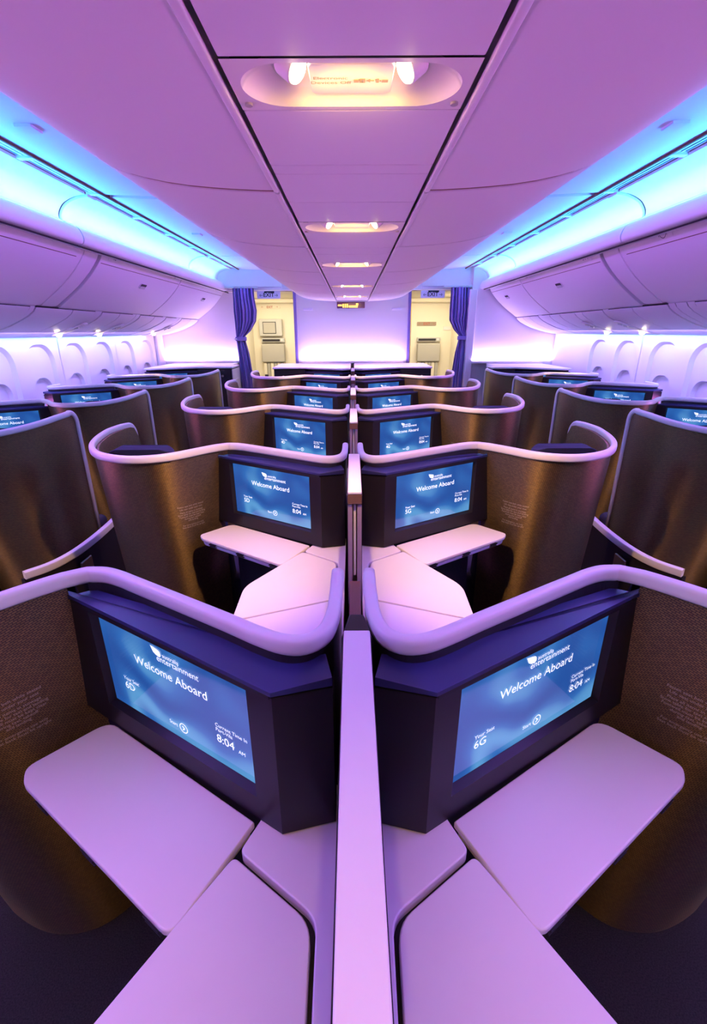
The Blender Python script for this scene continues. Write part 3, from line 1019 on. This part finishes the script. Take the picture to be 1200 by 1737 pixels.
def build_housing(sx, parent, seat=None):
    L = .575
    back = .072
    B0 = A0 + U * L
    C0 = Vector((.0305, .5475))
    z0, z1 = .822, 1.098
    # front frame with opening for the screen (u, z plane)
    u0, u1 = .050, .050 + .400
    zz0, zz1 = .872, 1.090
    fp, ft = holed_plate([(0, z0), (L, z0), (L, z1), (0, z1)], [[(u0, zz0), (u1, zz0), (u1, zz1), (u0, zz1)]])
    n = len(fp)

    def P(u, d, z):
        q = A0 + U * u - NV * d
        return (sx * q.x, q.y, z)
    V = [P(u, 0, z) for u, z in fp]
    F = list(ft)
    # recess walls
    hole = [(u0, zz0), (u1, zz0), (u1, zz1), (u0, zz1)]
    inner = [(u0 + .006, zz0 + .006), (u1 - .006, zz0 + .006), (u1 - .006, zz1 - .003), (u0 + .006, zz1 - .003)]
    k0 = len(V)
    V += [P(u, 0, z) for u, z in hole] + [P(u, .016, z) for u, z in inner]
    F += [(k0 + i, k0 + (i + 1) % 4, k0 + 4 + (i + 1) % 4, k0 + 4 + i) for i in range(4)]
    # remaining sides of the body
    D0 = C0 + Vector((0, .045))
    E0 = A0 - NV * back
    G0 = B0 - NV * .045
    H0 = Vector((.53, .80))
    ring = [B0, G0, H0, E0, D0, C0, A0]
    k0 = len(V)
    for q in ring:
        V.append((sx * q.x, q.y, z0))
    for q in ring:
        V.append((sx * q.x, q.y, z1))
    m = len(ring)
    F += [(k0 + i, k0 + i + 1, k0 + m + i + 1, k0 + m + i) for i in range(m - 1)]
    F.append(tuple(k0 + i for i in range(m)))
    o = raw('monitor_housing', V, F, M['housing'], parent)
    o['label'] = 'black box holding the screen'
    # cap
    capring = [A0 + NV * .004 - U * .002, B0 + NV * .002, Vector((.545, .785)), H0 + Vector((-.03, 0)), E0 + U * .10, E0, D0 + Vector((.012, .0)), C0 + Vector((0.0, -.003))]
    zt = [1.112 + .12 * max(-.004, -(q - A0).dot(NV)) for q in capring]
    v = [(sx * q.x, q.y, 1.104) for q in capring] + [(sx * q.x, q.y, z) for q, z in zip(capring, zt)]
    m = len(capring)
    f = [tuple(range(m)), tuple(range(2 * m - 1, m - 1, -1))] + [(i, (i + 1) % m, m + (i + 1) % m, m + i) for i in range(m)]
    c = raw('housing_cap', v, f, M['cap'], parent, bevel=0.004)
    c['label'] = 'sloping navy cap above the screen'
    # shadow gap between cap and body
    ins = [q + (Vector((.25, .72)) - q) * .03 for q in capring]
    raw('cap_gap', *prism([(sx * q.x, q.y) for q in ins], 1.095, 1.106), M['gap'], parent)
    # screen
    w, h = .384, .210
    so = A0 + U * (u0 + .008) - NV * .013
    sv = []
    for u, z in ((0, 0), (w, 0), (w, h), (0, h)):
        q = so + U * u
        sv.append((sx * q.x, q.y, .880 + z))
    flip = sx < 0
    uv = [(0, 0), (1.78, 0), (1.78, 1), (0, 1)] if not flip else [(1.78, 0), (0, 0), (0, 1), (1.78, 1)]
    me_f = [(0, 1, 2, 3)] if not flip else [(3, 2, 1, 0)]
    s = raw('screen', sv, me_f, M['screen'], parent, uvs=uv, fix=False)
    s['label'] = 'lit blue welcome screen'
    # lettering: origin at the picture-left end of the screen
    if sx > 0:
        o0, xd = so, U
    else:
        e = so + U * w
        o0, xd = Vector((-e.x, e.y)), Vector((U.x, -U.y))

    def T(items, off=.0012):
        it = [(t, x * w, .880 + h - y * h, sz * h, al) for t, x, y, sz, al in items]
        return text_on_plane(o0, xd, w, h, it, off)
    nrm = Vector((xd[1], -xd[0]))

    def P2(x, y, off=.0012):
        q = o0 + xd * (x * w)
        return (q.x + nrm.x * off, q.y + nrm.y * off, .880 + h - y * h)

    def extra(nm, v, f):
        k = len(v)
        if nm == 'logo':       # small slanted white tail mark
            flag = [(.398, .092), (.425, .100), (.452, .110), (.462, .122), (.466, .160), (.455, .178), (.432, .170), (.413, .150)]
            v += [P2(*q) for q in flag]
            f.append(tuple(range(k, k + len(flag))))
        elif nm == 'start_button':   # ring with an arrow
            n = 20
            for rr in (.052, .043):
                for j in range(n):
                    a = 2 * PI * j / n
                    v.append(P2(.545 + rr * math.cos(a) * h / w, .855 + rr * math.sin(a)))
            f += [(k + j, k + (j + 1) % n, k + n + (j + 1) % n, k + n + j) for j in range(n)]
            k = len(v)
            v += [P2(*q) for q in ((.535, .835), (.542, .832), (.556, .857), (.541, .880), (.535, .876), (.546, .857))]
            f.append(tuple(range(k, k + 6)))

    for nm, items in (('logo', [('australia', .475, .165, .060, 'LEFT'), ('entertainment', .43, .225, .088, 'LEFT')]),
                      ('welcome_line', [('Welcome Aboard', .5, .38, .125, 'CENTER')]),
                      ('start_button', [('Start', .445, .875, .055, 'LEFT')]),
                      ('seat_caption', [('Your Seat', .12, .66, .055, 'LEFT')]),
                      ('clock', [('Current Time In', .775, .60, .052, 'LEFT'), ('Port-Vila', .775, .648, .052, 'LEFT'),
                                 ('8:04', .775, .76, .115, 'LEFT'), ('AM', .905, .76, .052, 'LEFT')])):
        v, f = T(items)
        extra(nm, v, f)
        raw(nm, v, f, M['ink'], s, fix=False)
    return s, T
def seat_number(screen, T, txt):
    v, f = T([(txt, .12, .76, .115, 'LEFT')])
    return raw('seat_number', v, f, M['ink'], screen, fix=False)


def pl(sx, pts):
    return [(sx * p[0], p[1]) for p in pts]


def build_suite(sx, loc, label, name, grp):
    t = thing('seat_suite', label, 'airline seat', loc, grp)
    build_shell(sx, t)
    # inner back panel behind the monitor
    inn = [p for p in spline(INNER, 4)]
    outp = []
    for i, p in enumerate(inn):
        a, b = inn[max(i - 1, 0)], inn[min(i + 1, len(inn) - 1)]
        d = (b - a).normalized()
        outp.append(p + Vector((-d.y, d.x)) * .012)
    inn = [p + (p - q) * .6 for p, q in zip(inn, outp)]
    V, F = [], []
    n = len(inn)
    for q in inn:
        V += [(sx * q.x, q.y, .02), (sx * q.x, q.y, ZT - .004)]
    for q in outp:
        V += [(sx * q.x, q.y, .02), (sx * q.x, q.y, ZT - .004)]
    for i in range(n - 1):
        F += [(2 * i, 2 * i + 2, 2 * i + 3, 2 * i + 1), (2 * n + 2 * i, 2 * n + 2 * i + 1, 2 * n + 2 * i + 3, 2 * n + 2 * i + 2),
              (2 * i + 1, 2 * i + 3, 2 * n + 2 * i + 3, 2 * n + 2 * i + 1), (2 * i, 2 * n + 2 * i, 2 * n + 2 * i + 2, 2 * i + 2)]
    F += [(0, 1, 2 * n + 1, 2 * n), (2 * n - 2, 4 * n - 2, 4 * n - 1, 2 * n - 1)]
    raw('back_panel', V, F, M['dark'], t, smooth=False)
    build_trim(sx, t)
    s, T = build_housing(sx, t)
    # tray table, two leaves with three latches on the front edge
    tray = rounded(pl(sx, [(.165, .548), (.250, .388), (.598, .620), (.618, .655), (.512, .768)]), [.004, .022, .012, .03, .03])
    tt = raw('tray_table', *prism(tray, .806, .820), M['white'], t, bevel=0.004)
    tt['label'] = 'white fold-out tray table'
    leaf = rounded(pl(sx, [(.173, .546), (.256, .398), (.590, .622), (.606, .652), (.508, .760)]), [.004, .022, .012, .03, .03])
    raw('lower_leaf', *prism(leaf, .788, .8035), M['white'], tt, bevel=0.004)
    e0, e1 = Vector((.250, .388)), Vector((.598, .620))
    ed = (e1 - e0).normalized()
    en = Vector((ed.y, -ed.x))
    for k in (.10, .50, .86):
        c = e0.lerp(e1, k)
        q = [c - ed * .018 - en * .006, c + ed * .018 - en * .006, c + ed * .018 + en * .0003, c - ed * .018 + en * .0003]
        raw('latch', *join(prism(pl(sx, q), .7945, .7965), prism(pl(sx, [x + ed * .004 for x in q]), .800, .803), prism(pl(sx, [x - ed * .006 for x in q]), .8085, .8105)), M['dark'], tt)
    # console
    cp = rounded(pl(sx, [(.0268, -.33), (.0268, .62), (.15, .62), (.157, .553), (.181, .502), (.0535, .412), (.0485, .16), (.0485, -.33)]), [0, 0, 0, 0, .012, .022, 0, 0])
    cc = raw('console_top', *prism(cp, .795, .818), M['white'], t, bevel=0.003)
    lid = rounded(pl(sx, [(.187, .494), (.0600, .405), (.0545, .165), (.345, .050), (.350, .24)]), [.012, .025, .006, .006, .04])
    ll = raw('console_lid', *prism(lid, .795, .820), M['white'], t, bevel=0.005)
    ll['label'] = 'angled white storage lid'
    lid2 = rounded(pl(sx, [(.0545, .158), (.345, .043), (.33, -.20), (.20, -.30), (.12, -.34), (.0545, -.34)]), .006)
    raw('armrest_top', *prism(lid2, .795, .820), M['white'], t, bevel=0.005)
    body = pl(sx, [(.0268, -.32), (.0268, .60), (.15, .60), (.165, .50), (.335, .23), (.325, .05), (.315, -.20), (.12, -.32)])
    raw('console_body', *prism(body, 0.0, .792), M['dark'], t, bevel=0.004)
    # placard printed on the shell
    lines = [('Fasten seat belt while seated', 0), ('Life vest under your seat', 1), ('Place all items in stowage', 2.15),
             ('Stow table for taxi and landing', 3), ('Footwell must be kept clear', 3.85), ('during taxi, takeoff', 4.7), ('and landing', 5.5),
             ('For emergency use only', 7.2), ('Seat back must be upright', 8.0)]
    v, f = text_mesh([(a, 0, .925 - b * .0118, .0105, 'CENTER') for a, b in lines])
    out = []
    for p in v:
        q, nn = shell_at(.155 + sx * p[0], p[1])
        out.append((sx * (q.x + nn.x * .0015), q.y + nn.y * .0015, p[1]))
    raw('placard', out, f, M['print'], t, fix=False)
    # seat inside the shell, facing away
    sh = []
    bk = rounded2(-.22, .22, 0, .12, .05, 5)
    V, F = prism([(sx * (.80 + a), .78 + b) for a, b in bk], .40, .98)
    V = [(x, y + .03 + (.98 - z) * .22, z) for x, y, z in V]
    raw('seat_back', V, F, M['navy'], t, bevel=0.02)
    hr = rounded2(-.135, .135, 0, .09, .045, 5)
    V, F = prism([(sx * (.875 + a), .69 + b) for a, b in hr], .90, 1.162)
    V = [(x, y + .10 + (1.13 - z) * .15, z - .045 * (abs(x - sx * .875) / .135) ** 2 * (1 if z > 1 else 0)) for x, y, z in V]
    hd_ = raw('headrest', V, F, M['navy'], t, bevel=0.042, seg=5)
    V, F = prism([(sx * (.70 + a), 1.18 + b) for a, b in rounded2(-.30, .32, -.22, .26, .06, 5)], .30, .47)
    raw('seat_cushion', V, F, M['navy'], t, bevel=0.03, seg=3)
    V, F = prism([(sx * (.70 + a), 1.18 + b) for a, b in rounded2(-.28, .30, -.20, .22, .06, 5)], .02, .29)
    raw('seat_base', V, F, M['dark'], t)
    return t, s, T


def aisle_rail(sx, t):
    pts = spline([(1.20, 1.22), (1.215, 1.05), (1.222, .88), (1.215, .70), (1.18, .56), (1.11, .46)], 5)
    path = [(sx * p.x, p.y, .535) for p in pts]
    r = raw('aisle_armrest', *sweep(path, rprofile(.030, .038, .006), (1, 0, 0)), M['trim'], t, smooth=True)
    r.data.set_sharp_from_angle(angle=math.radians(35))
    r['label'] = 'curved white aisle armrest rail'
    V, F = [], []
    n = len(pts)
    for q in pts:
        V += [(sx * q.x - sx * .004, q.y, .06), (sx * q.x - sx * .004, q.y, .517), (sx * (q.x - .02), q.y, .06), (sx * (q.x - .02), q.y, .517)]
    for i in range(n - 1):
        a, b = 4 * i, 4 * i + 4
        F += [(a, b, b + 1, a + 1), (a + 2, a + 3, b + 3, b + 2), (a + 1, b + 1, b + 3, a + 3), (a, a + 2, b + 2, b)]
    F += [(0, 1, 3, 2), (4 * n - 4, 4 * n - 2, 4 * n - 1, 4 * n - 3)]
    raw('side_panel', V, F, M['dark'], t)
    x0, x1 = sorted((sx * 1.222, sx * 1.236))
    raw('handle_plate', *box(x0, x1, .70, .80, .36, .475), M['metal'], t, bevel=0.006)


PITCH_Y = 1.085
ROWNAMES = {6: 'nearest row', 5: 'second row from the camera', 4: 'third row from the camera', 3: 'fourth row from the camera', 2: 'fifth row from the camera', 1: 'front cabinet by the bulkhead'}
for sx, let in ((1, 'G'), (-1, 'D')):
    lr = 'right' if sx > 0 else 'left'
    first = None
    for row in (6, 5, 4, 3, 2):
        y = (6 - row) * PITCH_Y
        lab = 'centre %s seat suite in the %s%s' % (lr, ROWNAMES[row], (', screen showing seat %d%s' % (row, let)) if row >= 4 else '')
        if first is None:
            first, scr, T = build_suite(sx, (0, y, 0), lab, let, 'centre seat suites')
            seat_number(scr, T, '%d%s' % (row, let))
        else:
            c = copy_tree(first)
            c.location = (0, y, 0)
            c['label'] = lab
            for ch in c.children:
                if ch.name.split('.')[0] == 'screen':
                    for g in list(ch.children):
                        if g.name.startswith('seat_number'):
                            bpy.data.objects.remove(g)
                    seat_number(ch, T, '%d%s' % (row, let))

# window suites: same furniture, one column on either side of the cabin
WIN_Y = [1.47, 2.48, 3.51, 4.55]
WL = ['nearest visible row', 'second visible row', 'third visible row', 'fourth and last row']
for sx, xo, lr, let in ((1, -2.63, 'left', 'A'), (-1, 2.63, 'right', 'K')):
    src = [o for o in COL.objects if o.name.startswith('seat_suite') and o.get('label', '').startswith('centre %s seat suite in the nearest' % ('right' if sx > 0 else 'left'))][0]
    proto = None
    for k, y in enumerate(WIN_Y):
        if proto is None:
            c = copy_tree(src)
            for ch in c.children:
                if ch.name.split('.')[0] == 'screen':
                    for g in list(ch.children):
                        if g.name.startswith('seat_number'):
                            bpy.data.objects.remove(g)
            aisle_rail(sx, c)
            proto = c
        else:
            c = copy_tree(proto)
        c.location = (xo, y, 0)
        c['label'] = '%s window seat suite with tall curved brown shell, %s' % (lr, WL[k])
        c['group'] = '%s window seat suites' % lr

# centre dividers between the D and G seats
dv = None
for i, row in enumerate((6, 5, 4, 3, 2, 1)):
    y = (6 - row) * PITCH_Y
    lab = 'slim pinkish-white centre divider post between the two suites of the %s' % ROWNAMES[row]
    if dv is None:
        dv = thing('centre_divider', lab, 'divider', (.005, y, 0), 'centre dividers')
        raw('post', *join(box(-.0195, -.007, .16, .59, .0, 1.158), box(.007, .0195, .16, .59, .0, 1.158), box(-.007, .007, .20, .59, .0, 1.158)), M['post'], dv)
        raw('top_cap', *box(-.0195, .0195, .155, .592, 1.158, 1.166), M['trim'], dv, bevel=0.002)
        raw('top_band', *box(-.0197, .0197, .156, .165, 1.13, 1.158), M['spine'], dv)
        raw('sliding_panel', *box(-.0035, .0035, .165, .21, .90, 1.14), M['trim'], dv, bevel=0.001)
        raw('side_rail', *join(box(-.0212, -.0197, .17, .60, .80, 1.150), box(.0197, .0212, .17, .60, .80, 1.150)), M['dark'], dv)
        raw('hinge_cover', *prism(rounded([(-.024, .594), (.024, .594), (.012, .66), (-.012, .66)], .006), .80, 1.150), M['housing'], dv, bevel=0.003)
        raw('spine', *box(-.015, .015, .665, 1.232, .0, .89), M['spine'], dv)
    else:
        c = copy_tree(dv)
        c.location = (.005, y, 0)
        c['label'] = lab

# front furniture against the bulkheads
def knob(parent, x, y, z):
    raw('latch_knob', *xf(prism(disc(0, 0, .014), 0, .012), Matrix(((1, 0, 0, x), (0, 0, -1, y), (0, 1, 0, z), (0, 0, 0, 1)))), M['metal'], parent)


def front_unit(sx, loc, label, name, yback, xout, side_white=False):
    yn = yback - .42 if side_white else yback - .01
    t = thing(name, label, 'cabinet', loc, 'front cabinets')
    x_in = .0215
    front = [(x_in, .5475), (.116, .526), (.60, .82), (xout, .80)]
    top = pl(sx, front[:1] + [(.116, .512), (.605, .806), (xout + .012, .786), (xout + .012, yn), (xout - .10, yn), (xout - .10, yback), (x_in, yback)])
    raw('worktop', *prism(rounded(top, [0, 0, 0, .02, 0, 0, 0, 0]), 1.142, 1.164), M['trim'], t, bevel=0.006)
    bod = pl(sx, [(x_in, .62), (.13, .61), (.585, .885), (.60, .84), (xout, .82), (xout, yn), (xout - .10, yn), (xout - .10, yback), (x_in, yback)])
    raw('body', *prism(bod, 0, 1.141), M['housing'], t, bevel=0.004)
    raw('front_panel', *prism(pl(sx, [(.61, .812), (xout - .01, .795), (xout - .01, .818), (.61, .836)]), .05, 1.13), M['housing'], t, bevel=0.004)
    s, T = build_housing(sx, t)
    knob(t, sx * (xout - .12), .79, 1.05)
    if side_white:
        a, b = sorted((sx * xout, sx * (xout + .012)))
        raw('side_panel', *box(a, b, .80, yn, 0, 1.131), M['trim'], t, bevel=0.003)
        a, b = sorted((sx * (xout + .010), sx * (xout + .016)))
        raw('door', *box(a, b, .88, yn - .06, .25, 1.0), M['trim'], t, bevel=0.003)
    return t


yr1 = 5 * PITCH_Y
front_unit(1, (0, yr1, 0), 'right half of the low dark cabinet before the centre bulkhead, lilac top', 'front_cabinet', 7.0 - yr1, 1.0)
front_unit(-1, (0, yr1, 0), 'left half of the low dark cabinet before the centre bulkhead, lilac top', 'front_cabinet', 7.0 - yr1, 1.0)
front_unit(1, (-2.63, 5.58, 0), 'dark cabinet with screen below the left bulkhead light', 'front_cabinet', 7.2 - 5.58, 1.06, True)
front_unit(-1, (2.63, 5.30, 0), 'dark cabinet with white side door below the right bulkhead light', 'front_cabinet', 6.8 - 5.30, .885, True)
